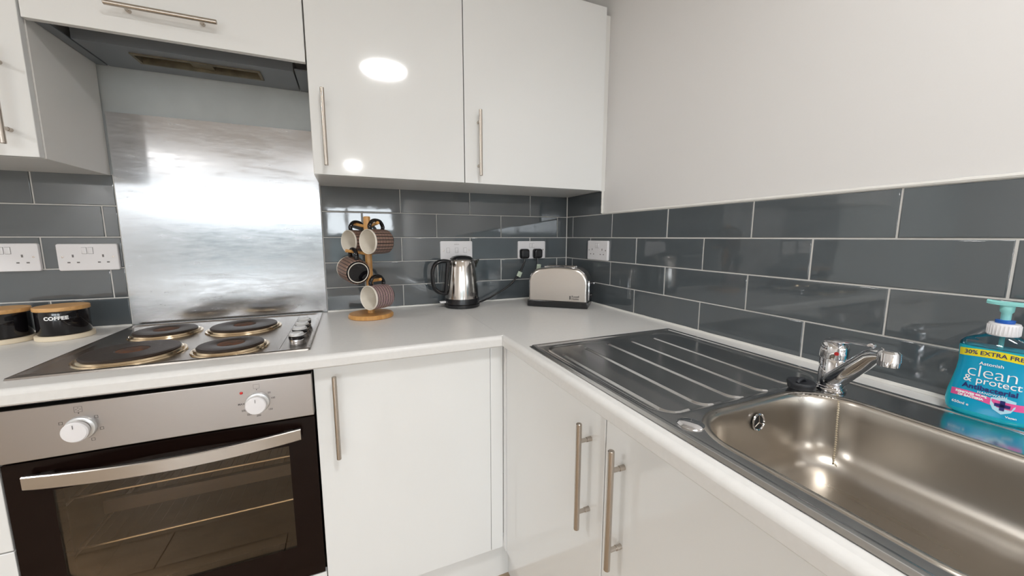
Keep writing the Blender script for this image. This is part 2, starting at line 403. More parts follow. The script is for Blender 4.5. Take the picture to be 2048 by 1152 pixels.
# right run, with a cut-out under the sink bowl
box(b, -.6, -.0005, -.609, -.0005, TB, WT)
front_profile(b, 'y', -.609, -1.215, -.0005, -.6, WT, TB)
front_profile(b, 'y', -1.66, -2.22, -.0005, -.6, WT, TB)
front_profile(b, 'y', -1.215, -1.66, -.548, -.6, WT, TB)
box(b, -.145, -.0005, -1.66, -1.215, TB, WT)
tag(obj('worktop', b, 'top', smooth=True), 'pale grey laminate worktop run holding the inset steel sink', 'worktop')

# ------------------------------------------------------------------ bar handles
def handle_bm(p0, p1, out, off=.03, r=.006):
    """bar from p0 to p1 (on the door plane), standing off in direction out"""
    p0, p1, out = Vector(p0), Vector(p1), Vector(out)
    b = BM(); q0, q1 = p0 + out * off, p1 + out * off; d = (q1 - q0).normalized(); L_ = (q1 - q0).length
    cyl(b, q0, q1, r, 20, bev=.0012)
    for t in (q0 + d * L_ * .165, q1 - d * L_ * .165):
        cyl(b, t - out * off, t - out * .003, r * .72, 16); cyl(b, t - out * off, t - out * (off * .62), r * .86, 16)
    return b
def cabinet(name, label, x0, x1, y0, y1, z0, z1, doors, axis='x', cat='cabinet', door_t=.018, group=None, name2='door', hollow=False):
    """carcass box and doors. axis 'x': faces -y (front at y0); axis 'y': faces -x (front at x0).
    doors: list of (a0,a1,z0,z1,handle(p0,p1) or None) along the run axis"""
    if axis == 'x': t = thing(name, label, cat, ((x0 + x1) / 2, y1, z0), group=group)
    else: t = thing(name, label, cat, (x1, (y0 + y1) / 2, z0), group=group)
    b = BM(); s = .018
    if hollow:
        box(b, x0, x0 + s, y0 + door_t + .002, y1, z0, z1, bev=.0008, seg=1); box(b, x1 - s, x1, y0 + door_t + .002, y1, z0, z1, bev=.0008, seg=1)
        box(b, x0 + s, x1 - s, y0 + door_t + .002, y1, z0, z0 + s); box(b, x0 + s, x1 - s, y0 + door_t + .002, y1, z1 - s, z1)
        box(b, x0 + s, x1 - s, y1 - .008, y1, z0 + s, z1 - s)
    elif axis == 'x': box(b, x0, x1, y0 + door_t + .002, y1, z0, z1, bev=.0008, seg=1)
    else: box(b, x0 + door_t + .002, x1, y0, y1, z0, z1, bev=.0008, seg=1)
    obj('carcass', b, 'carcass', t)
    for a0, a1, d0, d1, h in doors:
        if axis == 'x': b = bx(a0, a1, y0, y0 + door_t, d0, d1, bev=.0015)
        else: b = bx(x0, x0 + door_t, a0, a1, d0, d1, bev=.0015)
        d = obj(name2, b, 'gloss', t, smooth=True)
        if h:
            (pa, pz), (qa, qz) = h
            if axis == 'x': hb = handle_bm((pa, y0, pz), (qa, y0, qz), (0, -1, 0))
            else: hb = handle_bm((x0, pa, pz), (x0, qa, qz), (-1, 0, 0))
            obj('handle', hb, 'nickel', d, smooth=True)
    return t
WY = -.305; WB = 1.407; WTOP = 2.124; CW = 'kitchen cupboard'
def vh(x, z0, z1): return ((x, z0), (x, z1))
cabinet('wall_cabinet', 'glossy white wall cupboard left of the cooker hood, above the two double sockets', -2.318, -1.7165, WY, 0.0, WB, WTOP, [(-2.316, -1.7185, WB, WTOP, vh(-1.762, 1.43, 1.66))], cat=CW)
cabinet('wall_cabinet', 'glossy white wall cupboard next to the hood, with the round lamp reflected in its door', -1.1095, -.6195, WY, 0.0, WB, WTOP, [(-1.1075, -.6205, WB, WTOP, vh(-1.070, 1.430, 1.658))], cat=CW)
t = cabinet('wall_cabinet', 'glossy white wall cupboard in the corner above the toaster', -.6175, -.018, WY, 0.0, WB, WTOP - .012, [(-.6175, -.0185, WB, WTOP, vh(-.567, 1.431, 1.658))], cat=CW)
obj('filler_strip', bx(-.018, .0085, WY + .012, WY + .03, WB, WTOP - .022), 'carcass', t)
t = cabinet('hood_cabinet', 'short white lift-up cupboard above the cooker hood with a horizontal bar handle', -1.7155, -1.1105, WY, 0.0, 1.80, WTOP, [(-1.7135, -1.1115, 1.733, WTOP, ((-1.548, 1.787), (-1.317, 1.787)))], cat=CW)
# under-cabinet cable clips / sealant dabs
# cooker hood
hd = thing('cooker_hood', 'grey built-in cooker hood hidden beneath the short lift-up cupboard', 'cooker hood', (-1.413, 0, 1.744))
HX0, HX1, HY = -1.683, -1.157, -.185; TX0, TX1, TY0, TY1 = -1.575, -1.262, -.138, -.075
b = BM()
box(b, HX0, HX1, HY, TY0, 1.744, 1.797); box(b, HX0, HX1, TY1, -.001, 1.744, 1.797); box(b, HX0, TX0, TY0, TY1, 1.744, 1.797); box(b, TX1, HX1, TY0, TY1, 1.744, 1.797)
obj('body', b, 'hood', hd)
b = BM(); box(b, TX0 - .006, TX1 + .006, TY0 - .005, TY0 + .002, 1.740, 1.76); box(b, TX0 - .006, TX1 + .006, TY1 - .002, TY1 + .005, 1.740, 1.76)
box(b, TX0 - .006, TX0 + .002, TY0, TY1, 1.740, 1.76); box(b, TX1 - .002, TX1 + .006, TY0, TY1, 1.740, 1.76)
obj('lamp_tray', b, 'hoodfilter', hd)
xm = (TX0 + TX1) / 2
b = BM(); box(b, TX0, TX1, TY0, TY1, 1.785, 1.795); obj('tray_back', b, 'tray_brown', hd)
obj('divider', bx(xm - .028, xm + .028, TY0, TY1, 1.748, 1.784), 'hoodfilter', hd)
obj('side_flange', bx(-1.7145, -1.688, -.285, -.001, 1.744, 1.748), 'hood', hd); obj('side_flange', bx(-1.152, -1.1115, -.2, -.001, 1.744, 1.748), 'hood', hd)

# splashback
t = obj('splashback', bx(-1.7095, -1.1135, -.0025, .0085, .9135, 1.605), 'splash')
tag(t, 'brushed stainless steel splashback sheet standing behind the hob', 'splashback')

# ------------------------------------------------------------------ base units
BF = -.58; BZ0, BZ1 = .15, .872
DB, DT = .150, .868
cabinet('base_cabinet', 'glossy white base unit left of the oven with stacked fronts', -2.318, -1.7165, BF, -.03, BZ0, BZ1,
        [(-2.316, -1.7150, DB, .538, ((-2.13, .51), (-1.90, .51))), (-2.316, -1.7150, .541, DT, ((-2.13, .835), (-1.90, .835)))], cat='base unit')
cabinet('base_cabinet', 'glossy white base cupboard between the oven and the inner corner', -1.1235, -.583, BF, -.03, BZ0, BZ1,
        [(-1.1225, -.6255, DB, DT, vh(-1.073, .612, .846)), (-.6245, -.5815, DB, DT, None)], cat='base unit')
cabinet('base_cabinet', 'white sink base unit with a pair of doors whose bar handles stand side by side', BF, -.05, -1.6155, -.6035, BZ0, .72,
        [(-1.1105, -.6055, DB, DT, vh(-1.064, .602, .838)), (-1.6135, -1.1135, DB, DT, vh(-1.167, .598, .836))], axis='y', cat='base unit')
cabinet('base_cabinet', 'white base unit beyond the sink at the end of the right-hand run', BF, -.05, -2.2175, -1.6175, BZ0, BZ1,
        [(-2.2155, -1.6175, DB, DT, vh(-1.67, .60, .836))], axis='y', cat='base unit')
b = BM()
obj('trim_1', bx(-.5815, -.562, -.6035, -.5815, DB, DT, bev=.001), 'gloss')['kind'] = 'structure'
obj('trim_2', bx(-2.318, -.528, -.538, -.521, 0, .149), 'gloss')['kind'] = 'structure'
obj('trim_3', bx(-.546, -.529, -2.2175, -.5385, 0, .149), 'gloss')['kind'] = 'structure'

# ------------------------------------------------------------------ oven
OX0, OX1 = -1.711, -1.1265; OF = -.582
ov = thing('oven', 'built-in single oven with steel fascia and black glass door beneath the hob', 'oven', ((OX0 + OX1) / 2, -.03, .262))
b = BM()  # cavity box, open towards the door
cx0, cx1, cz0, cz1 = -1.665, -1.172, .335, .69
box(b, -1.705, cx0, -.55, -.05, .268, .862); box(b, cx1, -1.130, -.55, -.05, .268, .862)
box(b, cx0, cx1, -.55, -.05, .268, cz0); box(b, cx0, cx1, -.55, -.05, cz1, .862); box(b, cx0, cx1, -.10, -.05, cz0, cz1)
obj('cavity', b, 'cavity', ov)
obj('fascia', bx(OX0, OX1, OF - .014, OF + .02, .744, .858, bev=.002), 'fascia', ov, smooth=True)
obj('vent_gap', bx(OX0 + .003, OX1 - .003, OF, OF + .02, .862, .871), 'blackgap', ov)
b = BM(); ZT, ZB = .735, .268; wx0, wx1, wz0, wz1 = -1.640, -1.192, .366, .663
box(b, OX0 + .001, OX1 - .001, OF, OF + .03, wz1, ZT); box(b, OX0 + .001, OX1 - .001, OF, OF + .03, ZB, wz0)
box(b, OX0 + .001, wx0, OF, OF + .03, wz0, wz1); box(b, wx1, OX1 - .001, OF, OF + .03, wz0, wz1)
od = obj('door', b, 'blackglass', ov)
obj('window', bx(wx0, wx1, OF, OF + .004, wz0, wz1), 'ovenglass', od)
b = BM(); n = 24; rr_ = []
hx0, hx1 = -1.672, -1.160
for i in range(n + 1):
    s = i / n; x = hx0 + (hx1 - hx0) * s; bow = math.sin(math.pi * s) ** .9 * .034 if 0 < s < 1 else 0
    yf = OF - .022 - bow; zc = .699 - .0; h = .0135
    if i in (0, n): h *= .96
    rr_.append([(x, yf, zc - h), (x, yf + .002, zc - h - .002), (x, yf + .012, zc - h - .002), (x, yf + .012, zc + h + .001), (x, yf + .002, zc + h + .002), (x, yf, zc + h)])
ring_loft(b, rr_, True, True, True)
for x in (hx0 + .03, hx1 - .03): box(b, x - .01, x + .01, OF - .014, OF + .001, .69, .708)
obj('handle', b, 'ohandle', od, smooth=True)
for zz in (.592, .458):
    b = BM()
    cyl(b, (cx0 + .004, -.50, zz), (cx1 - .004, -.50, zz), .0028, 8); cyl(b, (cx0 + .006, -.50, zz), (cx0 + .006, -.12, zz), .0026, 8); cyl(b, (cx1 - .006, -.50, zz), (cx1 - .006, -.12, zz), .0026, 8)
    rk = obj('rack', b, 'rack', ov); b = BM()
    for i in range(16):
        x = cx0 + .03 + i * (cx1 - cx0 - .06) / 15; cyl(b, (x, -.505, zz - .003), (x, -.12, zz - .003), .0011, 6)
    obj('cross_wires', b, 'cavity', rk)['kind'] = 'stuff'  # wires take the dark cavity colour, standing in for shade inside the oven
for zz in (.585, .45):
    for x in (cx0 + .003, cx1 - .003): obj('side_runner', cyl(BM(), (x, -.52, zz), (x, -.12, zz), .003, 8), 'rack', ov)
obj('reflection_band', bx(cx0 + .03, cx1 - .03, -.44, -.425, .50, .535), 'greyplastic', ov)  # grey strip standing in for the reflected band between the racks
def oven_knob(x, z, marks):
    b = BM(); F = OF - .014
    T_ = Matrix.Translation((x, F, z)) @ Matrix.Rotation(R(90), 4, 'X')
    lathe(b, [(0, 0), (.0265, 0), (.0265, .002), (.025, .005), (.021, .006), (.0195, .007)], 40, T_)
    k = obj('knob', b, 'silverplastic', ov, smooth=True)
    b = BM(); lathe(b, [(.0195, .006), (.0195, .013)], 40, T_); obj('knob_collar', b, 'greyplastic', k, smooth=True)
    b = BM(); lathe(b, [(.0195, .0125), (.0215, .013), (.0225, .016), (.0222, .022), (.020, .0245), (0, .0255)], 40, T_); obj('knob_cap', b, 'whiteplastic', k, smooth=True)
    obj('pointer', bx(x - .0004, x + .0004, F - .0262, F - .025, z + .009, z + .017), 'greyplastic', k)
    mk = BM()
    for ang, s in marks:
        px, pz = x + .034 * math.sin(R(ang)), z + .034 * math.cos(R(ang))
        if s == 'sq':
            for q in ((-.003, .003, -.003, -.0025), (-.003, .003, .0025, .003), (-.003, -.0025, -.003, .003), (.0025, .003, -.003, .003)): box(mk, px + q[0], px + q[1], F - .0004, F + .001, pz + q[2], pz + q[3])
        elif s == 'dot': cyl(mk, (px, F - .0004, pz), (px, F + .001, pz), .0012, 10)
        else: merge(mk, text_bm(s, .0065, frame((px, F - .0003, pz), (1, 0, 0), (0, 0, 1)), .0001, bold=.0001))
    obj('printed_marks', mk, 'text_d', ov)['kind'] = 'stuff'
oven_knob(-1.573, .800, [(0, 'dot'), (-62, 'sq'), (52, 'sq'), (102, 'sq'), (150, 'sq')])
oven_knob(-1.249, .800, [(0, 'dot'), (50, '50'), (78, '100'), (130, '150'), (180, '200'), (-145, '225'), (-118, '250'), (-88, 'MAX')])
mk = BM(); F = OF - .014; sx_, sz_ = -1.573, .8425
for q in ((-.006, .006, -.0065, -.006), (-.006, .006, .006, .0065), (-.0065, -.006, -.0065, .0065), (.006, .0065, -.0065, .0065)): box(mk, sx_ + q[0], sx_ + q[1], F - .0004, F + .001, sz_ + q[2], sz_ + q[3])
for q in ((0, .0032), (0, -.0032), (.0032, 0), (-.0032, 0)): cyl(mk, (sx_ + q[0], F - .0004, sz_ + q[1]), (sx_ + q[0], F + .001, sz_ + q[1]), .0009, 8)
for q in ((-.006, .006, -.0055, -.005), (-.006, .006, .005, .0055), (-.0065, -.006, -.0055, .0055), (.006, .0065, -.0055, .0055)): box(mk, -1.249 + q[0], -1.249 + q[1], F - .0004, F + .001, sz_ + q[2], sz_ + q[3])
obj('printed_symbol', mk, 'greyplastic', ov)['kind'] = 'stuff'
obj('indicator_lamp', lathe(BM(), [(.0035, 0), (.003, .002), (0, .003)], 16, Matrix.Translation((-1.281, F, .830)) @ Matrix.Rotation(R(90), 4, 'X')), 'red', ov, smooth=True)
obj('plinth_panel', bx(OX0 - .002, OX1 + .002, OF + .002, OF + .02, .152, .2635, bev=.001), 'gloss', ov)
# ------------------------------------------------------------------ hob
hb = thing('hob', 'steel electric hob with four sealed cast iron plates and dark cooked-on rings', 'hob', (-1.41, -.29, WT))
b = BM(); X0, X1, Y0, Y1 = -1.702, -1.1285, -.5555, -.022
def rrect(x0, x1, y0, y1, r, z, n=6):
    o = []
    for cx, cy, a0 in ((x1 - r, y1 - r, 0), (x0 + r, y1 - r, 90), (x0 + r, y0 + r, 180), (x1 - r, y0 + r, 270)):
        for i in range(n + 1): a = R(a0 + 90 * i / n); o.append((cx + r * math.cos(a), cy + r * math.sin(a), z))
    return o
rings = [rrect(X0, X1, Y0, Y1, .006, WT + .0002), rrect(X0 + .001, X1 - .001, Y0 + .001, Y1 - .001, .006, WT + .004), rrect(X0 + .005, X1 - .005, Y0 + .005, Y1 - .005, .006, WT + .0055), rrect(X0 + .012, X1 - .012, Y0 + .012, Y1 - .012, .01, WT + .005),
         rrect(X0 + .022, X1 - .022, Y0 + .022, Y1 - .022, .014, WT + .0025), rrect(X0 + .03, X1 - .03, Y0 + .03, Y1 - .03, .014, WT + .0025)]
ring_loft(b, rings, True, True, True); obj('hob_surface', b, 'hob', hb, smooth=True)
ZS = WT + .0025
for (x, y, r) in ((-1.553, -.197, .078), (-1.538, -.437, .096), (-1.346, -.212, .092), (-1.325, -.461, .076)):
    T_ = Matrix.Translation((x, y, ZS))
    rg = obj('trim_ring', lathe(BM(), [(r + .012, 0), (r + .0105, .0035), (r + .007, .004), (r + .005, .003), (r + .003, .008), (r - .001, .0095), (r - .003, .0095)], 56, T_), 'goldring', hb, smooth=True)
    pt = obj('hotplate', lathe(BM(), [(r - .002, .002), (r - .001, .012), (r - .004, .0145), (r - .012, .015), (.034, .0148), (.032, .0138), (0, .0138)], 56, T_), 'plate', hb, smooth=True)
    obj('plate_middle', lathe(BM(), [(.031, .0139), (.030, .0143), (0, .0143)], 32, T_), 'rust', pt, smooth=True)
for y in (-.247, -.312, -.378, -.458):
    T_ = Matrix.Translation((-1.171, y + .005, ZS)); 
    k = obj('knob', lathe(BM(), [(.019, 0), (.0195, .003), (.0185, .008)], 36, T_), 'chrome', hb, smooth=True)
    obj('knob_band', lathe(BM(), [(.0195, .0075), (.0205, .009), (.0205, .018), (.0195, .0185)], 36, T_), 'black', k, smooth=True)
    obj('knob_top', lathe(BM(), [(.020, .018), (.0198, .022), (.017, .0255), (.008, .024), (0, .0235)], 36, T_), 'silverplastic', k, smooth=True)
b = BM(); box(b, -1.205, -1.2042, Y0 + .03, Y1 - .03, ZS, ZS + .0003); obj('control_line', b, 'text_d', hb)

# ------------------------------------------------------------------ canisters
def canister(x, y, label, word, name='storage_canister'):
    t = thing(name, label, 'canister', (x, y, WT), group=None); T_ = Matrix.Translation((x, y, WT + .0003))
    obj('base', lathe(BM(), [(0, 0), (.0605, 0), (.0615, .001), (.0615, .0125), (.060, .0135), (0, .0135)], 56, T_), 'creamwood', t, smooth=True)
    obj('body', lathe(BM(), [(.054, .0135), (.0555, .016), (.0555, .082), (.0545, .085), (0, .085)], 56, T_), 'glazeblack', t, smooth=True)
    obj('lid', lathe(BM(), [(0, .085), (.057, .085), (.058, .086), (.058, .095), (.057, .0965), (0, .097)], 56, T_), 'lid', t, smooth=True)
    rr = .0558
    def wp(c):
        a = c.x / rr - R(90) + .20; r = rr + c.z + .0002
        return Vector((x + r * math.cos(a), y + r * math.sin(a), WT + .066 + c.y))
    obj('lettering', text_bm(word, .0138, None, .0002, bold=.0006, spacing=1.05, warp=wp), 'text_w', t)
canister(-1.819, -.117, 'black glazed canister with bamboo lid reading COFFEE beside the hob', 'COFFEE')
canister(-1.948, -.117, 'black glazed canister with bamboo lid reading TEA, left of the coffee one', 'TEA')

# ------------------------------------------------------------------ sockets and switch plate
def faceplate(kind, label, u, z, axis, wdt=.147, hgt=.086, cat='wall socket', plain=False):
    if axis == 'x': t = thing(kind, label, cat, (u, 0, z)); T_ = frame((u, 0, z), (1, 0, 0), (0, 0, 1))
    else: t = thing(kind, label, cat, (0, u, z)); T_ = frame((0, u, z), (0, -1, 0), (0, 0, 1))
    def add(nm, b, m, par=t, **k): b.transform(T_); return obj(nm, b, m, par, **k)
    W2, H2 = wdt / 2, hgt / 2
    b = BM(); ring_loft(b, [rrect(-W2, W2, -H2, H2, .006, .0), rrect(-W2, W2, -H2, H2, .006, .0065), rrect(-W2 + .001, W2 - .001, -H2 + .001, H2 - .001, .005, .0085), rrect(-W2 + .003, W2 - .003, -H2 + .003, H2 - .003, .004, .0093)], True, True, True)
    add('faceplate', b, 'whiteplastic', smooth=True)
    def rocker(x, y, w_=.0115, h_=.02, tilt=1):
        b = bx(x - w_ / 2 - .0007, x + w_ / 2 + .0007, y - h_ / 2 - .0007, y + h_ / 2 + .0007, .0088, .0094); add('switch_surround', b, 'greyplastic')
        b = bx(x - w_ / 2, x + w_ / 2, y - h_ / 2, y + h_ / 2, .009, .0105, bev=.0005)
        for v in b.verts:
            if v.co.z > .0098: v.co.z += .0015 * tilt * (v.co.y - y) / h_ + .0006
        add('rocker_switch', b, 'whiteplastic', smooth=True)
    def screw(x, y):
        b = BM(); lathe(b, [(.0032, .0088), (.003, .0096), (0, .0098)], 16, Matrix.Translation((x, y, 0))); add('screw', b, 'nickel', smooth=True)
    if kind == 'switch_plate':
        for x in (-.039, .0, .039): rocker(x, .002, .013, .021)
        for x in (-.055 - .003, .058): screw(x, .002)
        b = text_bm('SWITCH', .006, frame((0, .028, .0094), (1, 0, 0), (0, 1, 0)), .0001); add('lettering', b, 'greyplastic')
    else:
        for x in (-.0075, .0075): rocker(x, .021)
        for x in (-.0605, .0605): screw(x, .001)
        if not plain:
            for cx in (-.036, .036):
                add('pin_hole', bx(cx - .0022, cx + .0022, .000, .0085, .0088, .0096), 'greyplastic')
                for dx in (-.011, .011): add('pin_hole', bx(cx + dx - .0035, cx + dx + .0035, -.0185, -.0145, .0088, .0096), 'greyplastic')
    return t
faceplate('double_socket', 'white double socket between the coffee canister and the steel splashback', -1.7945, 1.145, 'x')
faceplate('double_socket', 'white double socket at the left edge, above the tea canister', -1.980, 1.147, 'x')
faceplate('switch_plate', 'white three-gang switch plate on the tiles behind the kettle', -.5755, 1.150, 'x', cat='switch')
faceplate('double_socket', 'white double socket with two black plugs in it, above the toaster', -.200, 1.149, 'x', plain=True)
faceplate('double_socket', 'white empty double socket on the right-hand tiled wall near the corner', -.274, 1.153, 'y')

# ------------------------------------------------------------------ plugs and leads
def plug_lead(label, x, pts, tagp, tagrot):
    t = thing('power_lead', label, 'power lead', (x, -.0095, 1.13))
    b = BM(); zc = 1.132
    ring_loft(b, [[(p[0], -.0095 - d, p[2]) for p in [(x + q[0] * s, 0, zc + q[1] * s) for q in [(a_[0], a_[1]) for a_ in rrect(-.0235, .0235, -.0235, .0235, .011, 0)]]] for d, s in ((0, .93), (.004, 1.0), (.012, 1.0), (.021, .93), (.025, .8), (.026, .6))], True, True, True)
    obj('plug', b, 'black', t, smooth=True)
    sp = smoothpts(pts, 8); obj('cord', tube(BM(), sp, .0041, 10), 'black', t, smooth=True)
    b = bx(-.010, .010, -.0006, .0006, -.0125, .0125); b.transform(Matrix.Translation(tagp) @ Matrix.Rotation(tagrot, 4, 'Y') @ Matrix.Rotation(R(-12), 4, 'Z')); obj('cord_tag', b, 'tag', t)
plug_lead('black plug and lead running from the socket down to the kettle', -.2445,
          [(-.2445, -.022, 1.112), (-.248, -.024, 1.09), (-.262, -.028, 1.062), (-.285, -.032, 1.03), (-.33, -.036, .985), (-.39, -.035, .95), (-.45, -.036, .924), (-.485, -.042, .9155), (-.4975, -.050, .9150)], (-.279, -.0375, 1.036), R(-35) + R(60))
plug_lead('black plug and lead dropping from the socket behind the toaster', -.1745,
          [(-.1745, -.022, 1.112), (-.175, -.024, 1.09), (-.172, -.028, 1.06), (-.160, -.04, 1.02), (-.13, -.05, .96), (-.11, -.055, .918), (-.10, -.10, .914)], (-.1745, -.0335, 1.068), R(8))

# ------------------------------------------------------------------ mug tree and mugs
MX, MY = -.954, -.163
mt = thing('mug_tree', 'bamboo mug tree stand with round base holding four patterned mugs', 'mug stand', (MX, MY, WT))
obj('base', lathe(BM(), [(0, .0003), (.078, .0003), (.081, .003), (.081, .011), (.077, .016), (0, .0165)], 56, Matrix.Translation((MX, MY, WT))), 'bamboo', mt, smooth=True)
b = BM(); oct_ = [(.0125 * math.cos(R(22.5 + 45 * i)) * 1.02, .0125 * math.sin(R(22.5 + 45 * i)) * 1.02) for i in range(8)]
ring_loft(b, [[(MX + p[0] * s, MY + p[1] * s, z) for p in oct_] for z, s in ((WT + .016, 1), (1.283, 1), (1.2855, .85))], True, True, True)
obj('post', b, 'bamboo', mt)
def peg(d, z):
    d = Vector((d[0], d[1], 0)).normalized(); o = Vector((MX, MY, z))
    obj('peg', cyl(BM(), o + d * .008, o + d * .080 + Vector((0, 0, .012)), .0058, 14, bev=.001), 'bamboo', mt, smooth=True)
AX = Vector((math.sin(R(54)), math.cos(R(54)), 0)); PG = Vector((.43, -.90, 0)).normalized(); PB = Vector((-.6, .8, 0))
peg(PG, 1.249); peg(PB, 1.249); CP = Vector((-.97, -.24, 0)).normalized(); peg(CP, 1.150); peg(-CP, 1.150); peg(PG, 1.047)
def mug(label, top, axis, pat, s=1.0, roll=0, tilt=0):
    """top = point where the handle hangs on the peg; axis = from mouth to base (horizontal)"""
    z = -axis.normalized()                       # local z: base -> mouth
    z = (z + Vector((0, 0, tilt))).normalized()
    hdir = (Vector((0, 0, 1)) - z * z.z).normalized()   # handle points up
    xl = hdir; yl = z.cross(xl)
    t = thing('patterned_mug', label, 'mug')
    H = .088 * s; r = .0445 * s
    org = Vector(top) - hdir * (r + .030 * s) - z * (H * .55)
    t.matrix_basis = Matrix(((xl.x, yl.x, z.x, org.x), (xl.y, yl.y, z.y, org.y), (xl.z, yl.z, z.z, org.z), (0, 0, 0, 1)))
    prof = [(r * .90, .005), (r * .96, H * .08), (r * .985, H * .2), (r, H * .35), (r, H * .5), (r, H * .65), (r * .995, H * .8), (r * .99, H * .93)]
    obj('body', lathe(BM(), prof, 48, uv=True), pat, t, world=False, smooth=True)
    b = BM(); lathe(b, [(0, .004), (r * .74, .004), (r * .74, .001)], 48); lathe(b, [(r * .81, .0005), (r * .86, .001), (r * .902, .0055)], 48); obj('underside', b, 'glazeblack', t, world=False, smooth=True)
    b = BM(); lathe(b, [(r * .74, .001), (r * .76, 0), (r * .80, 0), (r * .81, .0006)], 48); obj('foot_ring', b, 'cream', t, world=False, smooth=True)
    b = BM(); lathe(b, [(r * .992, H * .925), (r * .995, H * .985), (r * .97, H), (r * .94, H * .985), (r * .93, H * .9), (r * .93, H * .3), (r * .8, H * .1), (0, H * .08)], 48); obj('inner_glaze', b, 'cream', t, world=False, smooth=True)
    hp = smoothpts([(r * .97, 0, H * .82), (r * 1.25, 0, H * .86), (r * 1.62, 0, H * .72), (r * 1.70, 0, H * .52), (r * 1.58, 0, H * .32), (r * 1.2, 0, H * .2), (r * .93, 0, H * .22)], 6)
    obj('handle', tube(BM(), hp, .0062 * s, 12, sx=1.25), 'glazeblack', t, world=False, smooth=True)
    return t
def on_peg(d, z, l): d = Vector((d[0], d[1], 0)).normalized(); return Vector((MX, MY, z)) + d * l + Vector((0, 0, .012 * l / .075 + .004))
mug('checked mug with grid pattern hanging at the upper right of the mug tree', on_peg(PG, 1.249, .062) + Vector((0, 0, .006)), AX, 'mug_grid', 1.0)
mug('checked mug partly hidden behind the post at the upper left of the mug tree', on_peg(PB, 1.249, .060) + Vector((0, 0, .003)), AX, 'mug_grid', .97)
mug('striped mug showing its black underside, hanging mid-left on the mug tree', on_peg(CP, 1.150, .056) + Vector((.003, 0, .003)), Vector((.34, -.94, 0)), 'mug_stripe', 1.03, tilt=.14)
mug('purple zigzag mug hanging lowest on the mug tree, just above its base', on_peg(PG, 1.047, .062) + Vector((-.006, -.003, .008)), AX, 'mug_zig', 1.0)

# ------------------------------------------------------------------ kettle
KX, KY = -.575, -.083
kt = thing('kettle', 'stainless steel kettle with black base, lid and looped handle', 'kettle', (KX, KY, WT)); T_ = Matrix.Translation((KX, KY, WT))
obj('power_base', lathe(BM(), [(0, .0004), (.073, .0004), (.0765, .003), (.0765, .013), (.074, .016), (0, .016)], 56, T_), 'black', kt, smooth=True)
obj('lower_collar', lathe(BM(), [(0, .0165), (.074, .0165), (.0755, .019), (.0735, .040), (0, .041)], 56, T_), 'black', kt, smooth=True)
obj('body', lathe(BM(), [(.0725, .040), (.0715, .06), (.068, .10), (.0635, .14), (.059, .175), (.0555, .198), (.053, .204), (.049, .207)], 64, T_), 'ktl', kt, smooth=True)
obj('lid', lathe(BM(), [(.050, .205), (.049, .210), (.040, .2175), (.022, .223), (0, .2245)], 48, T_), 'black', kt, smooth=True)
hp = smoothpts([(KX - .053, KY, WT + .196), (KX - .080, KY, WT + .200), (KX - .108, KY, WT + .192), (KX - .124, KY, WT + .168), (KX - .127, KY, WT + .125), (KX - .119, KY, WT + .085), (KX - .098, KY, WT + .066), (KX - .068, KY, WT + .060)], 6)
b = tube(BM(), hp, .0085, 12, sx=1.3)
tube(b, [(KX - .060, KY, WT + .200), (KX - .066, KY, WT + .14), (KX - .072, KY, WT + .06)], .008, 12, sx=1.3)
obj('handle', b, 'black', kt, smooth=True)
b = BM(); ring_loft(b, [[(KX + .050, KY - .020, WT + .150), (KX + .050, KY + .020, WT + .150), (KX + .046, KY + .024, WT + .200), (KX + .046, KY - .024, WT + .200)],
                        [(KX + .060, KY - .012, WT + .165), (KX + .060, KY + .012, WT + .165), (KX + .064, KY + .016, WT + .202), (KX + .064, KY - .016, WT + .202)],
                        [(KX + .073, KY - .005, WT + .196), (KX + .073, KY + .005, WT + .196), (KX + .080, KY + .007, WT + .206), (KX + .080, KY - .007, WT + .206)]], True, True, True)
bmesh.ops.subdivide_edges(b, edges=b.edges[:], cuts=1, smooth=.4)
obj('spout', b, 'ktl', kt, smooth=True)
obj('rocker_lever', bx(KX - .098, KX - .070, KY - .009, KY + .009, WT + .020, WT + .028, bev=.002), 'whiteplastic', kt)
a0 = R(-90 - 8 + 28)
def kw(c):
    a = c.x / .071 + a0; r = .0722 - max(0, c.y) * .08 + c.z; return Vector((KX + r * math.cos(a), KY + r * math.sin(a), WT + .060 + c.y))
b = text_bm('Russell', .0095, None, .0002, 'LEFT', .0002, warp=lambda c: kw(Vector((c.x, c.y + .0045, c.z)))); merge(b, text_bm('Hobbs', .0095, None, .0002, 'LEFT', .0002, warp=lambda c: kw(Vector((c.x, c.y - .0045, c.z)))))
for i in range(3):
    q = kw(Vector((-.006, .005 - i * .005, .0))); cyl(b, q, q + Vector((0, -.0004, 0)), .0028, 12)
obj('lettering', b, 'text_d', kt)

# ------------------------------------------------------------------ toaster
ts = thing('toaster', 'stainless steel two-slice toaster with black base standing across the corner', 'toaster', (-.210, -.277, WT), R(-40.8))
D = .150; Wb = .1265
b = bx(-.131, .131, -.003, D + .003, .0015, .030, bev=.004); obj('base', b, 'black', ts, world=False, smooth=True)
def arch(hw, top, r, z0, n=10, crown=.006):
    pts = [(-hw, z0)]
    for i in range(n + 1): a = R(180 - 90 * i / n); pts.append((-hw + r + r * math.cos(a), top - r + r * math.sin(a)))
    for i in range(1, 8): s = i / 8; pts.append((-hw + r + (2 * hw - 2 * r) * s, top + crown * math.sin(math.pi * s)))
    for i in range(n + 1): a = R(90 - 90 * i / n); pts.append((hw - r + r * math.cos(a), top - r + r * math.sin(a)))
    pts.append((hw, z0)); return pts
b = BM()
ys = [(0, -.008), (.001, -.004), (.004, -.001), (.009, 0), (D - .009, 0), (D - .004, -.001), (D - .001, -.004), (D, -.008)]
rings = []
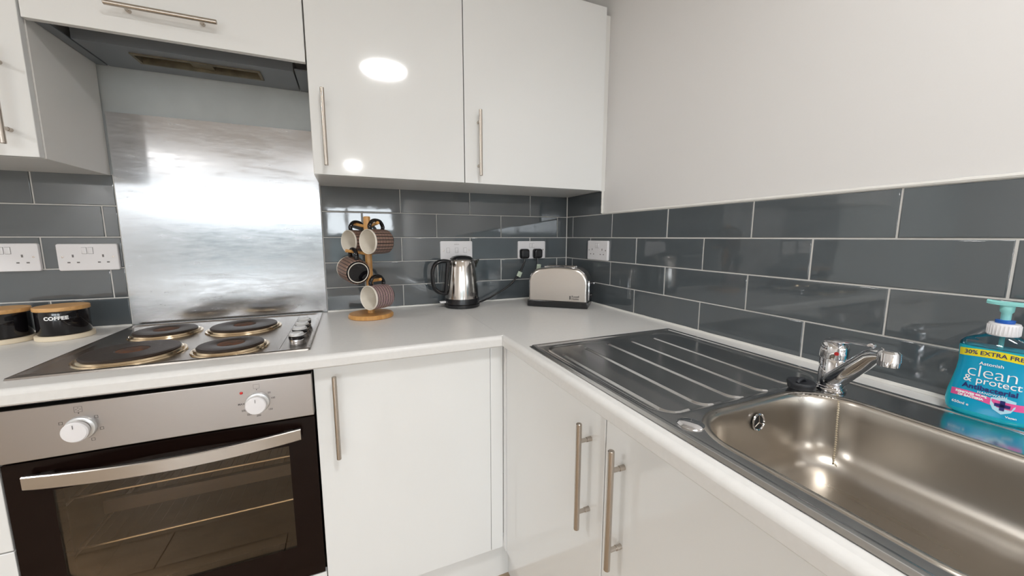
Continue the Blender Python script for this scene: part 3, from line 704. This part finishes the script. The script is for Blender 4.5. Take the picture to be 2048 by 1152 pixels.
for y, ins in ys:
    rings.append([(p[0], y, p[1]) for p in arch(Wb + ins, .1685 + ins, .062 + ins * .6, .030)])
ring_loft(b, rings, True, True, True); obj('shell', b, 'toast', ts, world=False, smooth=True)
b = BM(); rings = []
for y, e in ((.010, 0), (.012, .0018), (.034, .0018), (.036, 0)): rings.append([(p[0], y, p[1]) for p in arch(Wb + e, .1685 + e, .062, .030)])
ring_loft(b, rings, True, True, True); obj('edge_band', b, 'chrome', ts, world=False, smooth=True)
for y in (.048, .094):
    obj('slot_surround', bx(-.068, .068, y - .001, y + .026, .168, .1750, bev=.001), 'chrome', ts, world=False, smooth=True)
    obj('slot', bx(-.063, .063, y + .003, y + .021, .169, .1753), 'blackgap', ts, world=False)
obj('end_cap', bx(.1255, .131, .045, .105, .030, .115, bev=.002), 'chrome', ts, world=False, smooth=True)
b = bx(.130, .146, .062, .088, .098, .110, bev=.003); obj('lever', b, 'black', ts, world=False, smooth=True)
obj('lever_tip', bx(.1455, .149, .064, .086, .100, .108, bev=.0015), 'chrome', ts, world=False, smooth=True)
obj('browning_dial', cyl(BM(), (.130, .075, .050), (.140, .075, .050), .010, 20), 'black', ts, world=False, smooth=True)
b = text_bm('Russell', .0115, frame((.062, -.0003, .051), (1, 0, 0), (0, 0, 1)), .0001, 'LEFT', .0002); merge(b, text_bm('Hobbs', .0115, frame((.062, -.0003, .041), (1, 0, 0), (0, 0, 1)), .0001, 'LEFT', .0002))
for i in range(3): cyl(b, (.0555, -.0004, .051 - i * .005), (.0555, .0005, .051 - i * .005), .003, 12)
obj('lettering', b, 'text_d', ts, world=False)

# ------------------------------------------------------------------ sink
sk = thing('sink', 'inset stainless steel sink with ribbed drainer left of the bowl', 'sink', ((SX0 + SX1) / 2, (SY0 + SY1) / 2, WT))
def seg_d(px, py, ax, ay, bx_, by_):
    vx, vy = bx_ - ax, by_ - ay; t = max(0, min(1, ((px - ax) * vx + (py - ay) * vy) / (vx * vx + vy * vy + 1e-12)))
    return math.hypot(px - ax - vx * t, py - ay - vy * t)
lines = []
for x0, y0, x1 in ((-.527, -.868, -.529), (-.4385, -.838, -.4505), (-.357, -.826, -.3685), (-.278, -.830, -.2885), (-.193, -.828, -.2050)):
    ye = -1.195; r = .022; pts = [(x0, y0), (x1, ye)] + [(x1 + r - r * math.cos(R(a)), ye - r * math.sin(R(a))) for a in (22, 45, 67, 90)] + [(x1 + r + .022, ye - r + .001)]
    lines.append(pts)
def bowl_outline(off, z, n=64):
    """D-ish rounded outline of the bowl, inset by off (positive = smaller)"""
    x0, x1, y0, y1 = BX0 + off, BX1 - off, BY1 + off, BY0 - off
    o = []
    rA, rB, rC = max(.095 - off * .6, .03), max(.085 - off * .6, .03), max(.09 - off * .6, .03)
    for cx, cy, a0, r in ((x1 - rB, y1 - rB, 0, rB), (x0 + rA, y1 - rA, 90, rA), (x0 + rC, y0 + rC, 180, rC), (x1 - rC, y0 + rC, 270, rC)):
        for i in range(n // 4): a = R(a0 + 90 * i / (n // 4 - 1)); o.append((cx + r * math.cos(a), cy + r * math.sin(a), z))
    return o
def rr_sd(x, y, cx, cy, hx, hy, r):
    qx, qy = abs(x - cx) - hx + r, abs(y - cy) - hy + r
    return math.hypot(max(qx, 0), max(qy, 0)) + min(max(qx, qy), 0) - r
def sstep(a, b_, x): t = max(0, min(1, (x - a) / (b_ - a))); return t * t * (3 - 2 * t)
def inside_bowl(x, y, off): return rr_sd(x, y, (BX0 + BX1) / 2, (BY0 + BY1) / 2, (BX1 - BX0) / 2 - off, abs(BY0 - BY1) / 2 - off, .088) < 0
ocx, ocy, ohx, ohy = (SX0 + SX1) / 2, (SY0 + SY1) / 2, (SX1 - SX0) / 2, abs(SY0 - SY1) / 2
dcx, dcy, dhx, dhy = -.3225, -1.005, .227, .222
def hz(x, y):
    d = -rr_sd(x, y, ocx, ocy, ohx, ohy, .012)           # distance inside outer edge
    z = .0005 + .0042 * sstep(0, .005, d) - .0032 * sstep(.014, .019, d)
    dd = -rr_sd(x, y, dcx, dcy, dhx, dhy, .05)
    if dd > 0:
        z -= .0020 * sstep(0, .010, dd)
        m = min(seg_d(x, y, *p, *q) for ln in lines if min(p[0] for p in ln) - .01 < x < max(p[0] for p in ln) + .01 for p, q in zip(ln[:-1], ln[1:])) if any(min(p[0] for p in ln) - .01 < x < max(p[0] for p in ln) + .01 for ln in lines) else 1
        z += .0030 * (1 - sstep(.0003, .0050, m))
    return WT + .0012 + z
xsg = []; x = SX0
while x < SX1 - 1e-6: xsg.append(x); x += .0016
xsg.append(SX1)
ysg = []; y = SY0
while y > SY1 + 1e-6:
    ysg.append(y); y -= .0016 if (y > -.775 or -1.222 < y < -1.185 or y < SY1 + .02) else .004
ysg.append(SY1)
b = BM(); grid = {}
for i, x in enumerate(xsg):
    for j, y in enumerate(ysg):
        if not inside_bowl(x, y, .0045): grid[i, j] = b.verts.new((x, y, hz(x, y)))
for i in range(len(xsg) - 1):
    for j in range(len(ysg) - 1):
        q = [(i, j), (i + 1, j), (i + 1, j + 1), (i, j + 1)]
        if all(k in grid for k in q): b.faces.new([grid[k] for k in q])
for v in list(b.verts):
    if not v.link_faces: b.verts.remove(v)
o = obj('drainer_top', b, 'sink', sk)
for p in o.data.polygons: p.use_smooth = True
rz = WT + .0038
prof = [(-.0065, -.0012), (-.005, .0004), (-.002, .0010), (.001, .0003), (.004, -.003), (.006, -.009), (.008, -.03), (.011, -.06), (.015, -.088), (.021, -.105), (.030, -.118), (.043, -.1265), (.060, -.130), (.09, -.1315), (.12, -.1325)]
b = BM(); ring_loft(b, [bowl_outline(o_, rz + z) for o_, z in prof], True, False, True)
obj('bowl', b, 'bowl', sk, smooth=True)
# overflow
T_ = Matrix.Translation((-.352, BY0 - .0115, .8785)) @ Matrix.Rotation(R(90 - 4), 4, 'X')
b = BM(); lathe(b, [(.0165, 0), (.0165, .0015), (.0145, .0025), (.0125, .001)], 32, T_); of = obj('overflow_ring', b, 'chrome', sk, smooth=True)
b = BM(); lathe(b, [(.0125, .0008), (0, .0008)], 32, T_); obj('overflow_hole', b, 'blackgap', of)
b = BM()
for a in (90, 210, 330):
    q = Matrix.Rotation(R(a), 4, 'Z') @ Vector((.0125, 0, .0016)); cyl(b, T_ @ Vector((0, 0, .0016)), T_ @ q, .0012, 8)
obj('overflow_spokes', b, 'nickel', of)
# blanking cap
obj('blanking_cap', lathe(BM(), [(.0212, 0), (.0208, .002), (.017, .0040), (.009, .0052), (0, .0055)], 40, Matrix.Translation((-.5285, -1.259, WT + .0025))), 'chrome', sk, smooth=True)
# waste
b = BM(); lathe(b, [(0, .0005), (.032, .001), (.034, .0025), (.040, .003), (.043, .0)], 40, Matrix.Translation((-.400, -1.545, rz - .1325))); obj('waste_ring', b, 'chrome', sk, smooth=True)
# plug with chain
pg = thing('sink_plug', 'black rubber sink plug lying beside the tap on the sink corner', 'sink plug', (-.203, -1.236, WT + .003))
T_ = Matrix.Translation((-.203, -1.236, WT + .0032))
obj('rubber', lathe(BM(), [(0, 0), (.0215, 0), (.0225, .003), (.0225, .006), (.0238, .008), (.0238, .0125), (.0225, .0145), (.013, .0125), (0, .0125)], 40, T_), 'mattblack', pg, smooth=True)
b = BM(); tube(b, [(-.215, -1.236, WT + .0155), (-.210, -1.236, WT + .0205), (-.203, -1.236, WT + .022), (-.196, -1.236, WT + .0205), (-.191, -1.236, WT + .0155)], .0035, 10)
obj('loop', b, 'mattblack', pg, smooth=True)
# ------------------------------------------------------------------ tap
TX, TY = -.155, -1.262
tp = thing('mixer_tap', 'chrome single-lever mixer tap with raised spout behind the bowl', 'tap', (TX, TY, WT + .003)); T_ = Matrix.Translation((TX, TY, WT + .003))
obj('base_ring', lathe(BM(), [(.0245, 0), (.0255, .001), (.0255, .004), (.024, .006), (.0225, .006), (.0225, .009), (.021, .010)], 40, T_), 'chrome', tp, smooth=True)
obj('body', lathe(BM(), [(.021, .009), (.0215, .012), (.0215, .062), (.0208, .063), (.0208, .0645), (.0220, .0655)], 40, T_), 'chrome', tp, smooth=True)
dv = Vector((math.cos(R(232)), math.sin(R(232)), 0)); sv = Vector((-dv.y, dv.x, 0))
hd_ = obj('lever_head', lathe(BM(), [(.0220, .0655), (.0225, .068), (.0225, .086), (.0205, .093), (.014, .0985), (0, .100)], 40, T_), 'chrome', tp, smooth=True)
O = Vector((TX, TY, WT + .003))
def sweep(pts, ws, hs, n=14):
    b = BM(); rg = []
    P = [Vector(p) for p in pts]
    for i, p in enumerate(P):
        t = (P[min(i + 1, len(P) - 1)] - P[max(i - 1, 0)]).normalized(); u = sv; v = t.cross(u).normalized()
        rg.append([p + u * ws[i] * math.cos(a) + v * hs[i] * math.sin(a) for a in [2 * math.pi * k / n for k in range(n)]])
    return ring_loft(b, rg, True, True, True)
L1 = [O - dv * .018 + Vector((0, 0, .088)), O + Vector((0, 0, .0995)), O + dv * .03 + Vector((0, 0, .105)), O + dv * .065 + Vector((0, 0, .112)), O + dv * .092 + Vector((0, 0, .1165)), O + dv * .104 + Vector((0, 0, .118)), O + dv * .1065 + Vector((0, 0, .118))]
obj('lever', sweep(L1, [.014, .018, .0145, .0095, .0075, .0068, .003], [.004, .006, .0042, .003, .003, .0035, .002]), 'chrome', hd_, smooth=True)
side = O + Matrix.Rotation(R(0), 3, 'Z') @ (Vector((-.82, -.57, 0)).normalized() * .0222) + Vector((0, 0, .078))
obj('hot_dot', cyl(BM(), side, side + (Vector((-.82, -.57, 0)).normalized() * .0014), .0036, 14), 'red', hd_)
L2 = [O + dv * .010 + Vector((0, 0, .022)), O + dv * .040 + Vector((0, 0, .046)), O + dv * .085 + Vector((0, 0, .082)), O + dv * .110 + Vector((0, 0, .103)), O + dv * .126 + Vector((0, 0, .110)), O + dv * .138 + Vector((0, 0, .1125))]
obj('spout', sweep(L2, [.0195, .0190, .0175, .0155, .0135, .011], [.0155, .0145, .0125, .0115, .011, .009]), 'chrome', tp, smooth=True)
q = O + dv * .147
obj('aerator', lathe(BM(), [(.0, .1225), (.011, .122), (.0140, .119), (.0145, .107), (.0145, .1055), (.0135, .105), (.0132, .0975), (.011, .0965), (.009, .098), (0, .098)], 32, Matrix.Translation(q)), 'chrome', tp, smooth=True)
# chain of beads: top-level
ch = BM(); pts = smoothpts([(-.181, -1.287, WT + .006), (-.186, -1.291, WT + .0035), (-.198, -1.299, .897), (-.205, -1.303, .87), (-.208, -1.306, .84), (-.212, -1.308, .812), (-.218, -1.311, .7965)], 8)
acc = 0; prev = pts[0]; pos = [pts[0]]
for p in pts[1:]:
    while (p - pos[-1]).length > .0042: pos.append(pos[-1] + (p - pos[-1]).normalized() * .0042)
for p in pos: bmesh.ops.create_icosphere(ch, subdivisions=1, radius=.0020, matrix=Matrix.Translation(p))
tube(ch, pos, .0006, 5)
chn = obj('plug_chain', ch, 'bead', smooth=True); tag(chn, 'thin bead chain hanging from the tap base down into the sink bowl', 'chain')
b = BM(); e = pos[-1]; tube(b, [e + Vector((0, .0055 * math.cos(R(a)), -.005 + .0055 * math.sin(R(a)))) for a in range(90, 430, 30)], .0007, 6)
obj('end_ring', b, 'bead', chn, smooth=True)

# ------------------------------------------------------------------ hand wash bottle
HB = thing('hand_wash_bottle', 'clear bottle of bright blue antibacterial hand wash with pump, behind the sink', 'bottle', (-.056, -1.4385, WT + .0052), R(-90 + 4))
# local: x along the width (towards camera right), y away from the camera, z up
hw = [(0, .040, .019), (.002, .045, .0225), (.008, .0485, .0245), (.020, .0500, .025), (.035, .0490, .0245), (.055, .0455, .0228), (.075, .0425, .0212), (.090, .0415, .0208), (.105, .0425, .021), (.116, .0432, .0213), (.123, .0425, .0212), (.129, .0385, .0195), (.134, .030, .0175), (.138, .020, .0155), (.1405, .0155, .0145), (.146, .0150, .0142)]
def hwat(z):
    for (z0, a0_, b0_), (z1, a1_, b1_) in zip(hw[:-1], hw[1:]):
        if z <= z1: t = (z - z0) / (z1 - z0); return a0_ + (a1_ - a0_) * t, b0_ + (b1_ - b0_) * t
    return hw[-1][1:]
def sup(a, b_, z, n=48, e=2.8, sc=1.0):
    o = []
    for i in range(n):
        t = 2 * math.pi * i / n; c, s = math.cos(t), math.sin(t)
        o.append((a * sc * math.copysign(abs(c) ** (2 / e), c), b_ * sc * math.copysign(abs(s) ** (2 / e), s), z))
    return o
def fine(z0, z1, n=26): return [z0 + (z1 - z0) * i / n for i in range(n + 1)]
b = BM(); ring_loft(b, [sup(*hwat(z), z, e=2.8 if z < .125 else 2.3) for z in fine(.118, .146, 12)], True); obj('shoulder', b, 'clear', HB, world=False, smooth=True)
b = BM(); ring_loft(b, [sup(*hwat(z), z) for z in fine(0, .1185, 30)], True, True, True); obj('liquid_body', b, 'liquid', HB, world=False, smooth=True)
def fy(x, z, e=2.8):
    a, b_ = hwat(z); r = min(.999, abs(x) / a); return -b_ * (1 - r ** e) ** (1 / e)
def patch(x0f, x1f, z0f, z1f, off, nx=30, nz=8):
    """label patch on the front; x0f.. functions of s in 0..1"""
    b = BM(); g_ = [[None] * (nz + 1) for _ in range(nx + 1)]
    for i in range(nx + 1):
        s = i / nx
        for j in range(nz + 1):
            x = x0f + (x1f - x0f) * s; zz0, zz1 = z0f(s), z1f(s); z = zz0 + (zz1 - zz0) * j / nz
            a = hwat(z)[0]; xx = max(-a * .93, min(a * .93, x)); g_[i][j] = b.verts.new((xx, fy(xx, z) - off, z))
    for i in range(nx):
        for j in range(nz): b.faces.new((g_[i][j], g_[i + 1][j], g_[i + 1][j + 1], g_[i][j + 1]))
    return b
lab = obj('label', patch(-.041, .041, lambda s: .010, lambda s: .112, .0002, 36, 30), 'label', HB, world=False, smooth=True)
obj('yellow_band', patch(-.0395, .0395, lambda s: .1000 + .0035 * math.sin(math.pi * s), lambda s: .1125 + .0035 * math.sin(math.pi * s), .0005, 36, 4), 'yellow', lab, world=False, smooth=True)
obj('pink_ribbon', patch(-.041, .041, lambda s: .031 + .002 * math.sin(2 * math.pi * s) - .003 * s, lambda s: .042 + .002 * math.sin(2 * math.pi * s) - .003 * s, .0005, 36, 4), 'pink', lab, world=False, smooth=True)
def ltext(s, size, x, z, m, bold=0, sp=1, arc=0, align='CENTER', nm='lettering', off=.0009):
    def wp(c):
        X = x + c.x; Zz = z + c.y + arc * (1 - (X / .04) ** 2); return Vector((X, fy(max(-.04, min(.04, X)), Zz) - off - c.z, Zz))
    obj(nm, text_bm(s, size, None, .00005, align, bold, sp, warp=wp), m, lab, world=False)
ltext('30% EXTRA FREE', .0092, 0, .1065, 'text_navy', .0001, .98, .0035 - .0005)
ltext('Astonish', .0072, -.002, .0925, 'text_w', .0001)
ltext('clean', .0280, 0, .0780, 'text_w', -.0004, .95)
ltext('& protect', .0158, .001, .0640, 'text_w', 0, .98)
ltext('Antibacterial', .0110, 0, .0518, 'text_navy', .0003, 1.02)
ltext('HANDWASH', .0050, .004, .0448, 'text_w', 0, 1.1)
ltext('REMOVES 99.9%', .0050, -.018, .0388, 'text_w', .0003)
ltext('OF BACTERIA', .0046, -.018, .0340, 'text_w', .0003)
ltext('650ml e', .0062, -.028, .0200, 'text_w', .0001)
ltext('Vegan', .0046, .026, .0150, 'text_w', .0001)
sh = BM(); out = [(-.0125, .0445), (0, .0475), (.0125, .0445), (.0125, .034), (.009, .026), (0, .0205), (-.009, .026), (-.0125, .034)]
sh.faces.new([sh.verts.new((.016 + x, fy(.016 + x, z) - .0008, z - .003)) for x, z in out]); obj('shield', sh, 'cross', lab, world=False)
sh = BM()
for x0, x1, z0, z1 in ((.0135, .0185, .0235, .0395), (.008, .024, .029, .034)): box(sh, x0, x1, fy(.016, .03) - .0013, fy(.016, .03) - .0006, z0, z1)
obj('cross', sh, 'text_navy', lab, world=False)
b = BM(); lathe(b, [(.0165, .140), (.0172, .141), (.0172, .158), (.0162, .160), (0, .160)], 36)
for i in range(28):
    a = 2 * math.pi * i / 28; cyl(b, (.0172 * math.cos(a), .0172 * math.sin(a), .142), (.0172 * math.cos(a), .0172 * math.sin(a), .157), .0008, 5)
obj('screw_cap', b, 'whiteplastic', HB, world=False, smooth=True)
obj('locking_ring', lathe(BM(), [(.010, .160), (.0105, .161), (.0105, .165), (.009, .1655), (0, .1655)], 28), 'blue', HB, world=False, smooth=True)
obj('pump_stem', lathe(BM(), [(.0055, .165), (.0055, .176), (.0075, .179), (.0080, .188), (.007, .190), (0, .190)], 28), 'pump', HB, world=False, smooth=True)
b = BM(); ring_loft(b, [[(x, y * w_, z + h) for y, h in ((-.0075, 0), (.0075, 0), (.0075, .004), (.004, .0058), (-.004, .0058), (-.0075, .004))] for x, w_, z in ((-.0215, .6, .1905), (-.019, .9, .190), (-.008, 1.2, .189), (.008, 1.2, .189), (.020, .9, .189), (.034, .7, .187), (.037, .5, .185))], True, True, True)
obj('pump_head', b, 'pump', HB, world=False, smooth=True)
obj('dip_tube', cyl(BM(), (0, 0, .119), (0, 0, .142), .003, 12), 'pump', HB, world=False, smooth=True)

# ------------------------------------------------------------------ ceiling lamps (fixtures)
for i, (x, y, r, p) in enumerate(LAMPS):
    lb = ['round flush ceiling lamp near the kitchen corner', 'round flush ceiling lamp by the right-hand window', 'round flush ceiling lamp by the left-hand window', 'added unseen ceiling lamp on the left side of the kitchen'][i]
    t = thing('ceiling_lamp', lb, 'ceiling lamp', (x, y, RZ))
    obj('rim', lathe(BM(), [(r + .012, 0), (r + .012, -.045), (r + .002, -.05), (r, -.04), (r, 0)], 48, Matrix.Translation((x, y, RZ))), 'frame', t, smooth=True)
